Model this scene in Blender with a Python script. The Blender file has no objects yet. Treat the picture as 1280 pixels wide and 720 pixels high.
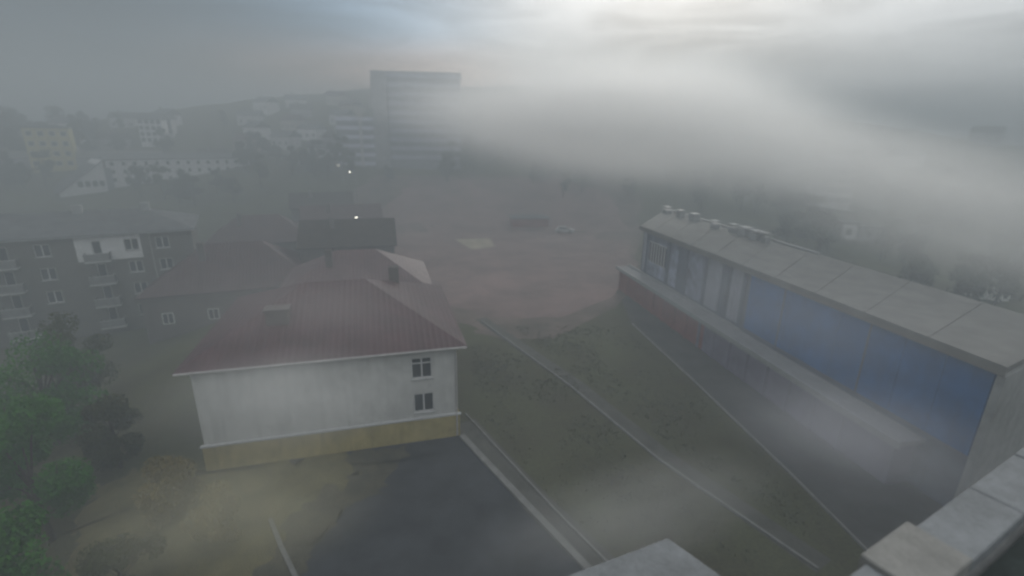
import bpy, bmesh, math, random
from mathutils import Vector, Matrix, noise
from math import sin, cos, tan, atan2, pi, radians, hypot, sqrt
R = random.Random(7)
scene = bpy.context.scene
COL = scene.collection

# ------------------------------------------------------------------ camera
F = 600.0
PITCH, ROLL, H = radians(17.3), radians(0.9), 21.0
cam_d = bpy.data.cameras.new('camera')
cam = bpy.data.objects.new('camera', cam_d)
COL.objects.link(cam)
cam_d.sensor_width = 36
cam_d.lens = 36 * F / 1280
cam_d.clip_start, cam_d.clip_end = 0.1, 5000
cam.location = (0, 0, H)
cam.rotation_mode = 'XYZ'
cam.matrix_world = Matrix.Translation((0, 0, H)) @ Matrix.Rotation(pi/2 - PITCH, 4, 'X') @ Matrix.Rotation(ROLL, 4, 'Z')
cam_d.dof.use_dof = True
cam_d.dof.focus_distance = 16
cam_d.dof.aperture_fstop = 0.30
scene.camera = cam

def ray(px, py):
    x, y = (px - 640) / F, -(py - 360) / F
    c, s = cos(ROLL), sin(ROLL)
    x, y = c*x - s*y, s*x + c*y
    a = pi/2 - PITCH
    return Vector((x, cos(a)*y + sin(a), sin(a)*y - cos(a)))

def at(px, py, z=0.0):
    r = ray(px, py); t = (z - H) / r.z
    return Vector((r.x*t, r.y*t, z))

# ------------------------------------------------------------------ terrain
CREST = 225.0
_pts = [(0, 167), (120, 151), (250, 132), (350, 119), (465, 110), (640, 106), (800, 116), (900, 128), (1000, 141), (1100, 155), (1280, 186)]
_prof = []
for p in _pts:
    r = ray(*p); _prof.append((atan2(r.x, r.y), atan2(r.z, hypot(r.x, r.y))))
def crest_el(az):
    if az <= _prof[0][0]: return max(_prof[0][1], 0.002)
    for (a0, e0), (a1, e1) in zip(_prof, _prof[1:]):
        if az <= a1:
            return max(e0 + (e1-e0)*(az-a0)/(a1-a0), 0.002)
    return max(_prof[-1][1], 0.002)
def smooth(a, b, x):
    t = min(1, max(0, (x-a)/(b-a))); return t*t*(3-2*t)
def ground_z(x, y):
    d = hypot(x, y)
    z = 0.0
    if d > 115:
        zc = H + CREST * tan(crest_el(atan2(x, y)))
        t = min(1, (d-115)/(CREST-115))
        z = zc * t**1.35
        if d > CREST: z = zc * (1 - 0.35*min(1, (d-CREST)/200))
        z += 0.9*noise.noise((x*.02, y*.02, 3)) * min(1, (d-115)/60)
    dip = smooth(-30, -46, x) * smooth(14, 34, y) * (1-smooth(95, 130, d))
    return z - 3.6*dip
def on_ground(px, py):
    r = ray(px, py); t = 12.0
    while t < 700:
        p = Vector((0, 0, H)) + r*t
        if p.z <= ground_z(p.x, p.y): break
        t += 0.4
    return Vector((p.x, p.y, ground_z(p.x, p.y)))
def at_dist(px, py, d):
    r = ray(px, py); t = d / hypot(r.x, r.y)
    return Vector((0, 0, H)) + r*t

# ------------------------------------------------------------------ materials
def mat(name, c, rough=.85, var=.15, scale=1.5, bump=0.0, spec=.3, c2=None, stain=0.0, metal=0.0, fine=18.0):
    m = bpy.data.materials.new(name); m.use_nodes = True
    nt = m.node_tree; N = nt.nodes; L = nt.links
    b = N['Principled BSDF']
    b.inputs['Roughness'].default_value = rough
    b.inputs['Specular IOR Level'].default_value = spec
    b.inputs['Metallic'].default_value = metal
    tc = N.new('ShaderNodeTexCoord')
    n1 = N.new('ShaderNodeTexNoise'); n1.inputs['Scale'].default_value = scale; n1.inputs['Detail'].default_value = 6; n1.inputs['Roughness'].default_value = .65
    L.new(tc.outputs['Object'], n1.inputs['Vector'])
    n2 = N.new('ShaderNodeTexNoise'); n2.inputs['Scale'].default_value = fine; n2.inputs['Detail'].default_value = 4
    L.new(tc.outputs['Object'], n2.inputs['Vector'])
    mx = N.new('ShaderNodeMix'); mx.data_type = 'RGBA'
    c2 = c2 or tuple(v*.55 for v in c)
    mx.inputs[6].default_value = (*[min(1, v*(1+var)) for v in c], 1)
    mx.inputs[7].default_value = (*[c[i]*(1-var)*.6 + c2[i]*.4 for i in range(3)], 1)
    rmp = N.new('ShaderNodeMapRange'); rmp.inputs[1].default_value = .3; rmp.inputs[2].default_value = .7
    L.new(n1.outputs[0], rmp.inputs[0]); L.new(rmp.outputs[0], mx.inputs[0])
    out = mx.outputs[2]
    if var > 0:
        m2 = N.new('ShaderNodeMix'); m2.data_type = 'RGBA'; m2.blend_type = 'MULTIPLY'; m2.inputs[0].default_value = min(1, var*1.6)
        r2 = N.new('ShaderNodeMapRange'); r2.inputs[1].default_value = .25; r2.inputs[2].default_value = .75; r2.inputs[3].default_value = .55; r2.inputs[4].default_value = 1.3
        L.new(n2.outputs[0], r2.inputs[0]); L.new(out, m2.inputs[6]); L.new(r2.outputs[0], m2.inputs[7]); out = m2.outputs[2]
    if stain > 0:   # vertical weather streaks
        mp = N.new('ShaderNodeMapping'); mp.inputs['Scale'].default_value = (1.6, 1.6, .12)
        L.new(tc.outputs['Object'], mp.inputs[0])
        n3 = N.new('ShaderNodeTexNoise'); n3.inputs['Scale'].default_value = 1.6; n3.inputs['Detail'].default_value = 8; n3.inputs['Roughness'].default_value = .7
        L.new(mp.outputs[0], n3.inputs['Vector'])
        r3 = N.new('ShaderNodeMapRange'); r3.inputs[1].default_value = .48; r3.inputs[2].default_value = .72
        L.new(n3.outputs[0], r3.inputs[0])
        ml = N.new('ShaderNodeMath'); ml.operation = 'MULTIPLY'; ml.inputs[1].default_value = stain
        L.new(r3.outputs[0], ml.inputs[0])
        m3 = N.new('ShaderNodeMix'); m3.data_type = 'RGBA'; m3.inputs[7].default_value = (*[v*.35+.02 for v in c], 1)
        L.new(ml.outputs[0], m3.inputs[0]); L.new(out, m3.inputs[6]); out = m3.outputs[2]
    L.new(out, b.inputs['Base Color'])
    if bump:
        bp = N.new('ShaderNodeBump'); bp.inputs['Strength'].default_value = bump; bp.inputs['Distance'].default_value = .05
        L.new(n2.outputs[0], bp.inputs['Height']); L.new(bp.outputs[0], b.inputs['Normal'])
    return m

def ribbed(name, c, pitch=.35, rough=.55, var=.2):
    """seamed sheet metal: fine ridges across object X plus weathering"""
    m = mat(name, c, rough, var, .6, 0, .4)
    nt = m.node_tree; N = nt.nodes; L = nt.links
    tc = N.new('ShaderNodeTexCoord'); w = N.new('ShaderNodeTexWave'); w.wave_type = 'BANDS'; w.bands_direction = 'X'
    w.inputs['Scale'].default_value = .314/pitch
    L.new(tc.outputs['Object'], w.inputs['Vector'])
    bp = N.new('ShaderNodeBump'); bp.inputs['Strength'].default_value = .5; bp.inputs['Distance'].default_value = .05
    L.new(w.outputs['Fac'], bp.inputs['Height']); L.new(bp.outputs[0], N['Principled BSDF'].inputs['Normal'])
    return m

def brick(name, c1, c2, mortar, scale=1.0):
    m = mat(name, c1, .9, .2, .5)
    nt = m.node_tree; N = nt.nodes; L = nt.links
    tc = N.new('ShaderNodeTexCoord'); mp = N.new('ShaderNodeMapping'); mp.inputs['Rotation'].default_value = (radians(90), 0, 0)
    L.new(tc.outputs['Object'], mp.inputs[0])
    bk = N.new('ShaderNodeTexBrick'); bk.inputs['Scale'].default_value = 1.7*scale
    bk.inputs['Color1'].default_value = (*c1, 1); bk.inputs['Color2'].default_value = (*c2, 1); bk.inputs['Mortar'].default_value = (*mortar, 1)
    bk.inputs['Mortar Size'].default_value = .03
    L.new(mp.outputs[0], bk.inputs['Vector'])
    b = N['Principled BSDF']; old = b.inputs['Base Color'].links[0].from_socket
    mx = N.new('ShaderNodeMix'); mx.data_type = 'RGBA'; mx.inputs[0].default_value = .5
    L.new(old, mx.inputs[6]); L.new(bk.outputs['Color'], mx.inputs[7]); L.new(mx.outputs[2], b.inputs['Base Color'])
    return m

def glow(name, c, s):
    m = bpy.data.materials.new(name); m.use_nodes = True
    b = m.node_tree.nodes['Principled BSDF']; b.inputs['Base Color'].default_value = (.8, .8, .8, 1)
    b.inputs['Emission Color'].default_value = (*c, 1); b.inputs['Emission Strength'].default_value = s
    return m

M = dict(
    plaster=mat('white_plaster', (.62, .62, .60), .9, .08, .7, .15, stain=.35),
    ochre=mat('ochre_plinth', (.46, .38, .16), .9, .15, .8, .2, stain=.4),
    redroof=ribbed('red_sheet_roof', (.088, .044, .048), .4),
    pinkroof=ribbed('faded_red_roof', (.13, .078, .08), .4),
    maroon=ribbed('maroon_roof', (.08, .045, .046), .4),
    brownroof=mat('dark_brown_roof', (.055, .045, .04), .9, .25, 1, .3),
    slate=mat('grey_slate_roof', (.12, .125, .13), .9, .25, .8, .3, stain=.3),
    brick=brick('grey_brick', (.115, .108, .098), (.15, .14, .125), (.17, .165, .155)),
    white=mat('white_paint', (.72, .72, .72), .7, .05, 2),
    frame=mat('window_frame_paint', (.68, .68, .68), .6, .05, 4),
    glass=mat('window_glass', (.025, .03, .036), .08, .1, 3, spec=.6),
    sill=mat('sill_sheet', (.6, .6, .6), .5, .1, 4),
    gutter=mat('gutter_metal', (.42, .40, .39), .5, .15, 3, spec=.5),
    balcony=mat('balcony_panel', (.20, .2, .2), .8, .25, 2, stain=.4),
    recess=mat('balcony_interior', (.06, .06, .06), .9, .2, 2),
    slab=mat('concrete_slab', (.52, .52, .51), .85, .12, 2, .1, stain=.3),
    concrete=mat('concrete', (.34, .35, .35), .9, .15, 1.2, .25, stain=.3),
    coping=mat('coping_concrete', (.185, .198, .21), .85, .16, 2.2, .25, stain=.15, c2=(.10, .11, .11)),
    bitumen=mat('bitumen_roof', (.035, .045, .042), .95, .3, 1.2, .4),
    hallroof=mat('light_membrane_roof', (.19, .187, .178), .85, .15, .5, .1),
    blue=mat('blue_cladding', (.015, .13, .38), .6, .2, .5, stain=.3),
    bluegrey=mat('slate_blue_wall', (.12, .145, .20), .8, .25, .6, .1, stain=.4),
    palepanel=mat('pale_panel', (.34, .36, .42), .8, .15, .6, stain=.4),
    mural=mat('mottled_mural', (.26, .29, .38), .85, .75, .28, c2=(.06, .07, .12), stain=.5, fine=1.3),
    lilac=mat('lilac_wall', (.22, .2, .28), .85, .2, .5, stain=.3),
    redwall=mat('red_render', (.30, .11, .10), .9, .2, .8, .15, stain=.3),
    fascia=mat('white_fascia', (.34, .345, .35), .6, .12, 2, stain=.3),
    asphalt=mat('asphalt', (.045, .048, .055), .92, .42, .4, .4, fine=30),
    forecourt=mat('old_asphalt', (.085, .083, .082), .92, .25, .35, .4),
    kerb=mat('kerb_concrete', (.22, .22, .21), .9, .15, 2, .2),
    pathm=mat('path_concrete', (.095, .092, .08), .9, .2, 1, .3),
    paver=mat('pink_pavers', (.205, .137, .13), .9, .4, .12, .2, c2=(.14, .11, .095)),
    glow_fade=mat('glow_fade_mix', (.078, .07, .045), .95, .5, .7, .6, c2=(.05, .052, .05), fine=7),  # mid tone that fades the painted yellow glow into the asphalt
    soil=mat('bare_soil_mix', (.15, .112, .10), .95, .45, .15, .5, c2=(.06, .068, .035), fine=3),
    sand=mat('sand', (.40, .35, .26), .95, .2, .5, .2),
    grass=mat('grass', (.060, .064, .030), .95, .5, .16, .9, c2=(.10, .075, .045), fine=5),
    tuft=mat('tuft_blades', (.065, .072, .03), .9, .3, .3, c2=(.09, .08, .04)),
    yellow_glow=mat('yellow_glow_verge', (.14, .12, .055), .95, .35, .6, .8, c2=(.07, .08, .03), fine=9),  # grass verge colour with the yellow fog glow mixed in
    bark=mat('bark', (.06, .05, .04), .95, .3, 3, .5),
    leaf_green=mat('leaf_green', (.03, .14, .008), .8, .35, .4, c2=(.03, .075, .008)),
    leaf_olive=mat('leaf_olive', (.05, .062, .018), .8, .35, .4, c2=(.05, .04, .02)),
    leaf_yellow=mat('leaf_yellow', (.19, .15, .05), .8, .3, .5, c2=(.1, .09, .03)),
    leaf_dark=mat('leaf_dark', (.035, .042, .028), .85, .3, .3, c2=(.05, .04, .03)),
    steel=mat('pole_steel', (.3, .31, .32), .5, .15, 2, spec=.5),
    carpale=mat('pale_car_paint', (.6, .6, .58), .25, .03, 2, spec=.6),
    cardark=mat('dark_car_paint', (.06, .05, .06), .25, .03, 2, spec=.6),
    tyre=mat('tyre_rubber', (.02, .02, .02), .9, .1, 5),
    chrome=mat('wheel_rim', (.4, .4, .4), .35, .05, 5, metal=.8),
    lens=mat('headlight_lens', (.7, .7, .7), .1, .02, 5, spec=.7),
    yellow=mat('yellow_render', (.5, .44, .16), .9, .1, .5, stain=.2),
    band=mat('blue_white_band', (.40, .42, .50), .8, .06, .4, stain=.2),
    bandlight=mat('pale_blue_band', (.62, .64, .76), .8, .06, .4, stain=.2),
    bandlow=mat('grey_band', (.21, .22, .25), .7, .15, .4),
    dimwall=mat('dim_render', (.13, .115, .11), .9, .15, .5, stain=.3),
    hwhite=mat('house_white', (.55, .55, .55), .9, .1, .5, stain=.3),
    hgrey=mat('house_grey', (.3, .3, .31), .9, .15, .5, stain=.3),
    hbeige=mat('house_beige', (.42, .38, .32), .9, .1, .5, stain=.3),
    lamp=glow('lit_lamp', (1, .93, .8), 13),
)

# ------------------------------------------------------------------ mesh helpers
class MB:
    def __init__(s): s.v = []; s.f = []; s.mi = []
    def quad(s, *p):
        n = len(s.v); s.v += [tuple(q) for q in p]; s.f.append(tuple(range(n, n+len(p))))
    def box(s, x0, y0, z0, x1, y1, z1):
        n = len(s.v)
        s.v += [(x, y, z) for z in (z0, z1) for y in (y0, y1) for x in (x0, x1)]
        s.f += [(n+a, n+b, n+c, n+d) for a, b, c, d in ((0,2,3,1), (4,5,7,6), (0,1,5,4), (2,6,7,3), (0,4,6,2), (1,3,7,5))]
    def tube(s, pts, rad, k=8):
        pts = [Vector(p) for p in pts]
        if not isinstance(rad, (list, tuple)): rad = [rad]*len(pts)
        rings = []
        for i, p in enumerate(pts):
            d = (pts[min(i+1, len(pts)-1)] - pts[max(i-1, 0)]).normalized()
            a = d.orthogonal().normalized(); b = d.cross(a)
            n = len(s.v)
            s.v += [tuple(p + (a*cos(2*pi*j/k) + b*sin(2*pi*j/k))*rad[i]) for j in range(k)]
            rings.append(n)
        for n0, n1 in zip(rings, rings[1:]):
            s.f += [(n0+j, n0+(j+1) % k, n1+(j+1) % k, n1+j) for j in range(k)]
        s.f += [tuple(rings[0]+j for j in reversed(range(k))), tuple(rings[-1]+j for j in range(k))]
    def prism(s, poly, z0, z1):
        n = len(s.v); k = len(poly)
        s.v += [(p[0], p[1], z0) for p in poly] + [(p[0], p[1], z1) for p in poly]
        s.f += [tuple(n+i for i in reversed(range(k))), tuple(n+k+i for i in range(k))]
        s.f += [(n+i, n+(i+1) % k, n+k+(i+1) % k, n+k+i) for i in range(k)]
    def build(s, name, m, parent=None, smooth=False):
        me = bpy.data.meshes.new(name); me.from_pydata(s.v, [], s.f); me.update()
        bm = bmesh.new(); bm.from_mesh(me); bmesh.ops.recalc_face_normals(bm, faces=bm.faces); bm.to_mesh(me); bm.free()
        if smooth: me.polygons.foreach_set('use_smooth', [True]*len(me.polygons))
        me.materials.append(m)
        o = bpy.data.objects.new(name, me); COL.objects.link(o)
        if parent is not None: o.parent = parent
        return o

def thing(name, label, cat, loc=(0, 0, 0), rz=0.0, group=None):
    o = bpy.data.objects.new(name, None); COL.objects.link(o)
    o.empty_display_size = .5
    o.location = loc; o.rotation_euler = (0, 0, rz)
    o['label'] = label; o['category'] = cat
    if group: o['group'] = group
    return o
def tag(o, label, cat, group=None):
    o['label'] = label; o['category'] = cat
    if group: o['group'] = group
    return o
def struct(o, kind='structure'): o['kind'] = kind; return o
def kids(o): return list(o.children)
def copy_tree(o, loc=None, rz=None, scale=None, label=None, parent=None):
    c = o.copy(); COL.objects.link(c)
    if parent is not None: c.parent = parent
    for ch in kids(o): copy_tree(ch, parent=c)
    if loc is not None: c.location = loc
    if rz is not None: c.rotation_euler = (0, 0, rz)
    if scale is not None: c.scale = scale
    if label: c['label'] = label
    return c

def wall_face(mb, L, z0, z1, holes, y=0.0, depth=.16, x0=0.0):
    """a wall face in the local XZ plane at y, facing -Y, with real openings (x0,z0,x1,z1) and reveals"""
    xs = sorted({x0, L, *[h[0] for h in holes], *[h[2] for h in holes]})
    zs = sorted({z0, z1, *[h[1] for h in holes], *[h[3] for h in holes]})
    for xa, xb in zip(xs, xs[1:]):
        for za, zb in zip(zs, zs[1:]):
            cx, cz = (xa+xb)/2, (za+zb)/2
            if any(h[0] < cx < h[2] and h[1] < cz < h[3] for h in holes): continue
            mb.quad((xa, y, za), (xb, y, za), (xb, y, zb), (xa, y, zb))
    for a, b, c, d in holes:
        e = y + depth
        mb.quad((a, y, b), (a, e, b), (a, e, d), (a, y, d)); mb.quad((c, y, b), (c, y, d), (c, e, d), (c, e, b))
        mb.quad((a, y, d), (a, e, d), (c, e, d), (c, y, d)); mb.quad((a, y, b), (c, y, b), (c, e, b), (a, e, b))
        mb.quad((a, e, b), (c, e, b), (c, e, d), (a, e, d))

def window(root, a, b, c, d, y=0.0, depth=.16, mull=1, trans=.0, sill=True, fm=None):
    """window in an opening of a wall_face: frame > pane, sill"""
    e = y + depth - .005; t = .07
    w = MB()
    w.box(a+.002, e-.07, b+.002, a+t, e, d-.002); w.box(c-t, e-.07, b+.002, c-.002, e, d-.002)
    w.box(a+t, e-.07, b+.002, c-t, e, b+t); w.box(a+t, e-.07, d-t, c-t, e, d-.002)
    for k in range(mull):
        x = a + (c-a)*(k+1)/(mull+1); w.box(x-.05, e-.075, b+t, x+.05, e-.002, d-t)
    if trans: w.box(a+t, e-.073, d-trans-.04, c-t, e-.003, d-trans+.04)
    f = w.build('window', fm or M['frame'], root)
    p = MB(); p.box(a+t, e-.03, b+t, c-t, e-.012, d-t); p.build('pane', M['glass'], f)
    if sill:
        s = MB(); s.box(a-.08, y-.14, b-.06, c+.08, y-.003, b-.003); s.build('sill', M['sill'], f)
    return f

# ------------------------------------------------------------------ ground
def make_ground():
    mb = MB(); S = 520; xs = []
    x = -S
    while x <= S + .1:
        xs.append(x); x += 4 if abs(x) < 150 else 8
    xs = sorted(set([-S] + xs + [S]))
    n = len(xs)
    for y in xs:
        for x in xs: mb.v.append((x, y, ground_z(x, y)))
    for j in range(n-1):
        for i in range(n-1):
            mb.f.append((j*n+i, j*n+i+1, (j+1)*n+i+1, (j+1)*n+i))
    return struct(mb.build('ground', M['grass'], smooth=True))
make_ground()

def sheet(name, pts, z, m, jag=0.0):
    P = [at(*p) for p in pts]
    out = []
    for a, b in zip(P, P[1:]+P[:1]):
        k = max(1, int((b-a).length/.18)) if jag else 1
        for i in range(k):
            q = a.lerp(b, i/k)
            if jag: q = q + Vector((noise.noise((q.x*.8, q.y*.8, 1)), noise.noise((q.x*.8, q.y*.8, 5)), 0))*jag + Vector((noise.noise((q.x*3, q.y*3, 1)), noise.noise((q.x*3, q.y*3, 5)), 0))*jag*.45
            out.append((q.x, q.y, z))
    mb = MB(); mb.quad(*out)
    return struct(mb.build(name, m))
def strip(name, pts, w, z0, z1, m):
    """a ribbon along ground pixels, as a solid of width w between z0 and z1"""
    P = [at(*p) for p in pts]; Lf, Rt = [], []
    for i, p in enumerate(P):
        d = (P[min(i+1, len(P)-1)] - P[max(i-1, 0)]).normalized(); n = Vector((-d.y, d.x, 0))*w/2
        Lf.append(p+n); Rt.append(p-n)
    mb = MB()
    for i in range(len(P)-1):
        mb.prism([Lf[i], Rt[i], Rt[i+1], Lf[i+1]], z0, z1)
    return struct(mb.build(name, m))

sheet('yard', [(300, 580), (575, 541), (660, 631), (790, 770), (560, 800), (380, 760), (345, 662)], .004, M['asphalt'])
sheet('glow_margin', [(120, 600), (238, 592), (430, 566), (512, 555), (486, 600), (430, 640), (388, 690), (350, 790), (60, 760)], .008, M['glow_fade'], 1.1)  # soft outer edge of the yellow glow, painted as ground colour
sheet('glow_verge', [(120, 600), (238, 592), (420, 568), (440, 590), (372, 640), (340, 690), (300, 790), (60, 760)], .012, M['yellow_glow'], 1.4)  # grass verge, its colour and outline painted after the yellow fog glow
sheet('forecourt', [(775, 372), (800, 352), (1000, 430), (1240, 548), (1240, 610), (1130, 700), (1095, 700), (985, 590), (860, 470), (790, 405)], .004, M['forecourt'])
def drape(name, rows, z, m, n=26, sub=5):
    """a sheet laid on the sloping ground; rows of (pixel y, left x, right x)"""
    full = []
    for (y0, l0, r0), (y1, l1, r1) in zip(rows, rows[1:]):
        for k in range(sub): f = k/sub; full.append((y0+(y1-y0)*f, l0+(l1-l0)*f, r0+(r1-r0)*f))
    full.append(rows[-1])
    mb = MB()
    for j, (y, l, r) in enumerate(full):
        jag = 1 if j < len(full)-3 else .3
        l += jag*(26*noise.noise((j*.35, 0, 2)) + 9*noise.noise((j*1.3, 0, 7))); r += jag*(26*noise.noise((j*.35, 9, 2)) + 9*noise.noise((j*1.3, 9, 7)))
        for i in range(n+1):
            x = l + (r-l)*i/n
            p = on_ground(x, y); mb.v.append((p.x, p.y, p.z + z + .002*hypot(p.x, p.y)*(p.z > .01)))
    for j in range(len(full)-1):
        for i in range(n):
            q = j*(n+1)+i; mb.f.append((q, q+1, q+n+2, q+n+1))
    return struct(mb.build(name, m, smooth=True))
drape('bare_soil', [(221, 470, 760), (243, 440, 800), (290, 430, 800), (340, 440, 798), (385, 520, 770), (412, 590, 715), (424, 625, 690)], .006, M['soil'])
drape('plaza', [(226, 520, 700), (243, 500, 760), (290, 470, 785), (330, 470, 795), (372, 540, 765), (398, 610, 700)], .016, M['paver'])
sheet('sand_pit', [(568, 299), (612, 298), (618, 308), (590, 312)], .024, M['sand'], .3)
sheet('road', [(480, 345), (560, 345), (470, 248), (440, 248)], .007, M['forecourt'])
strip('path_edge', [(577, 545), (655, 628), (745, 722)], .42, -.05, .13, M['kerb'])
strip('path', [(580, 528), (672, 630), (775, 730)], 1.9, -.05, .010, M['pathm'])
strip('kerb', [(582, 518), (690, 634), (800, 745)], .12, -.05, .12, M['kerb'])
strip('walkway', [(600, 398), (720, 480), (830, 570), (1030, 708)], 1.5, -.05, .009, M['pathm'])
strip('walkway_kerb', [(602, 402), (714, 484), (822, 574), (1022, 712)], .16, -.05, .13, M['kerb'])
strip('forecourt_kerb', [(790, 405), (860, 470), (985, 590), (1100, 706)], .16, -.05, .13, M['kerb'])
strip('yard_kerb', [(338, 650), (352, 685), (376, 735)], .22, -.05, .12, M['kerb'])

# weeds and rough tufts over the lawn
wd = MB(); rl = random.Random(5)
def tuft(p, n, h):
    for _ in range(n):
        a_ = rl.uniform(0, 6.28); w_ = h*rl.uniform(.12, .3); lean = Vector((cos(a_), sin(a_), 0))*h*rl.uniform(.2, .9)
        sd_ = Vector((-sin(a_), cos(a_), 0))*w_; b_ = p + Vector((rl.gauss(0, .12), rl.gauss(0, .12), -.01))
        wd.quad(b_-sd_, b_+sd_, b_+lean+sd_*.2+Vector((0, 0, h*rl.uniform(.5, 1))), b_+lean-sd_*.2+Vector((0, 0, h*rl.uniform(.5, 1))))
lawn_px = [((585, 430), (700, 455), (800, 570), (960, 705), (800, 715), (700, 635), (600, 520)), ((640, 408), (780, 408), (985, 600), (1085, 705), (1030, 690), (850, 565), (730, 475))]
def inside(x, y, P):
    c_ = False
    for (xa, ya), (xb, yb) in zip(P, P[1:]+P[:1]):
        if (ya > y) != (yb > y) and x < (xb-xa)*(y-ya)/(yb-ya)+xa: c_ = not c_
    return c_
LP = [[tuple(at(*q).xy) for q in P] for P in lawn_px]
k_ = 0
while k_ < 6500:
    x, y = rl.uniform(-5, 21), rl.uniform(18, 56)
    if not any(inside(x, y, P) for P in LP): continue
    k_ += 1
    if noise.noise((x*.22, y*.22, 4)) < rl.uniform(-.35, .3): continue
    tuft(Vector((x, y, 0)), 5, rl.uniform(.05, .2))
struct(wd.build('grass_tufts', M['tuft']), 'stuff')

# ------------------------------------------------------------------ generic hip / gable roof
def hip_roof(mb, L, D, z, h, over=.5, hip=True, th=.14):
    x0, x1, y0, y1 = -over, L+over, -over, D+over
    ins = (D/2+over)*.9 if hip else 0
    ym = D/2
    e = [(x0, y0), (x1, y0), (x1, y1), (x0, y1)]
    a, b = (x0+ins, ym, z+h), (x1-ins, ym, z+h)
    E = [(p[0], p[1], z) for p in e]; B = [(p[0], p[1], z-th) for p in e]
    mb.quad(E[0], E[1], b, a); mb.quad(E[2], E[3], a, b)
    mb.quad(E[1], E[2], b); mb.quad(E[3], E[0], a)
    for i in range(4): mb.quad(B[i], B[(i+1) % 4], E[(i+1) % 4], E[i])
    mb.quad(B[3], B[2], B[1], B[0])

# ------------------------------------------------------------------ the near red-roofed house
Bc = Vector((-3.8, 30.7, 0))
Aw = Vector((-19.6, 26.35, 0))
dv = (Bc-Aw); HL = dv.length; ha = atan2(dv.y, dv.x)
house = thing('red_roofed_house', 'white two-storey house with ochre plinth and red hip roof beside the asphalt yard', 'house', Aw, ha)
HD, HE, PL = 13.5, 7.35, 1.85
def wall_box(mb, L, D, z0, z1, holes=(), depth=.16):
    wall_face(mb, L, z0, z1, list(holes), 0, depth)
    mb.quad((L, 0, z0), (L, D, z0), (L, D, z1), (L, 0, z1)); mb.quad((L, D, z0), (0, D, z0), (0, D, z1), (L, D, z1)); mb.quad((0, D, z0), (0, 0, z0), (0, 0, z1), (0, D, z1))
hw = [(HL-3.15, 4.95, HL-1.75, 6.5), (HL-3.1, 2.3, HL-1.7, 3.75)]
mb = MB(); wall_box(mb, HL, HD, PL, HE, hw); mb.build('wall', M['plaster'], house)
mb = MB(); mb.box(-.12, -.14, -.3, HL+.12, HD+.1, PL-.05); mb.build('plinth', M['ochre'], house)
mb = MB(); mb.box(-.2, -.22, PL-.05, HL+.2, -.002, PL+.06); mb.build('plinth_ledge', M['sill'], house)
for i, h in enumerate(hw): window(house, *h, mull=1, trans=.42 if i == 0 else 0)
mb = MB(); hip_roof(mb, HL, HD, HE+.02, 3.1, .65); roof = mb.build('roof', M['redroof'], house)
mb = MB(); mb.box(4.0, 2.6, HE+.4, 5.4, 3.5, HE+2.35); mb.box(3.9, 2.5, HE+2.35, 5.5, 3.6, HE+2.5); mb.build('chimney', M['dimwall'], roof)
mb = MB(); mb.box(12.2, 9, HE+.5, 13, 9.8, HE+3.3); mb.build('chimney', M['dimwall'], roof)
mb = MB(); mb.tube([(-.6, -.7, HE-.05), (HL+.6, -.7, HE-.05)], .08); mb.build('gutter', M['gutter'], house)
mb = MB(); mb.tube([(HL-.12, -.6, HE-.1), (HL-.12, -.12, HE-.6), (HL-.12, -.12, PL+.2), (HL-.12, -.3, PL-.1), (HL-.12, -.3, .15)], .055); mb.build('downpipe', M['gutter'], house)

# ------------------------------------------------------------------ small houses
def small_house(name, label, loc, rz, L, D, E, h, wall, roofm, hip=False, nwin=3, chim=True, group=None, floors=1):
    t = thing(name, label, 'house', loc, rz, group)
    mb = MB(); mb.box(0, 0, -2.5, L, D, E-.13)
    if not hip:
        for x in (0.0, L):
            mb.quad((x, 0, E-.13), (x, D, E-.13), (x, D/2, E+h*D/(D+.8)-.13))
    mb.build('wall', wall, t)
    mb = MB(); hip_roof(mb, L, D, E, h, .4, hip); rf = mb.build('roof', roofm, t)
    if chim:
        mb = MB(); cx = L*.3; mb.box(cx, D*.3, E+.2, cx+.7, D*.3+.6, E+h+.6); mb.build('chimney', M['dimwall'], rf)
    for fl in range(floors):
        zb = 1.0 + fl*2.8
        for k in range(nwin):
            x = L*(k+.5)/nwin
            mb = MB(); mb.box(x-.6, -.05, zb, x+.6, .02, zb+1.4); w = mb.build('window', M['frame'], t)
            mb = MB(); mb.box(x-.5, -.06, zb+.1, x-.04, -.049, zb+1.3); mb.box(x+.04, -.06, zb+.1, x+.5, -.049, zb+1.3); mb.build('pane', M['glass'], w)
    return t

n1 = (-.26, .965)
small_house('row_house', 'house with a wide faded pink-red roof just behind the white house', (-24.5, 47, 0), ha, 16, 13, 4.6, 3.6, M['dimwall'], M['pinkroof'], True, 0)
small_house('row_house', 'low house with a dark brown roof behind the faded pink-red roof', (-30, 66, 0), ha, 13, 10, 5.8, 3.2, M['dimwall'], M['brownroof'], False, 4)
small_house('row_house', 'house with a maroon gable roof between the dark roof and the street lamps', (-38, 86, 0), ha+.1, 14, 9, 5.0, 3.4, M['dimwall'], M['maroon'], False, 4)
small_house('row_house', 'farthest maroon-roofed house of the row up the street', (-49, 106, ground_z(-44, 112)), ha+.1, 13, 9, 5.5, 3, M['dimwall'], M['brownroof'], False, 4)
small_house('row_house', 'long house with a broad dull red roof at the left of the faded pink-red roof', (-43.5, 53, -2), ha+.12, 19, 14, 4.6, 4.6, M['dimwall'], M['maroon'], True, 4)
small_house('row_house', 'brown-roofed house behind the long broad dull red roof', (-50, 76, -1), ha+.12, 16, 11, 4.6, 4.0, M['dimwall'], M['maroon'], True, 4)

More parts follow.
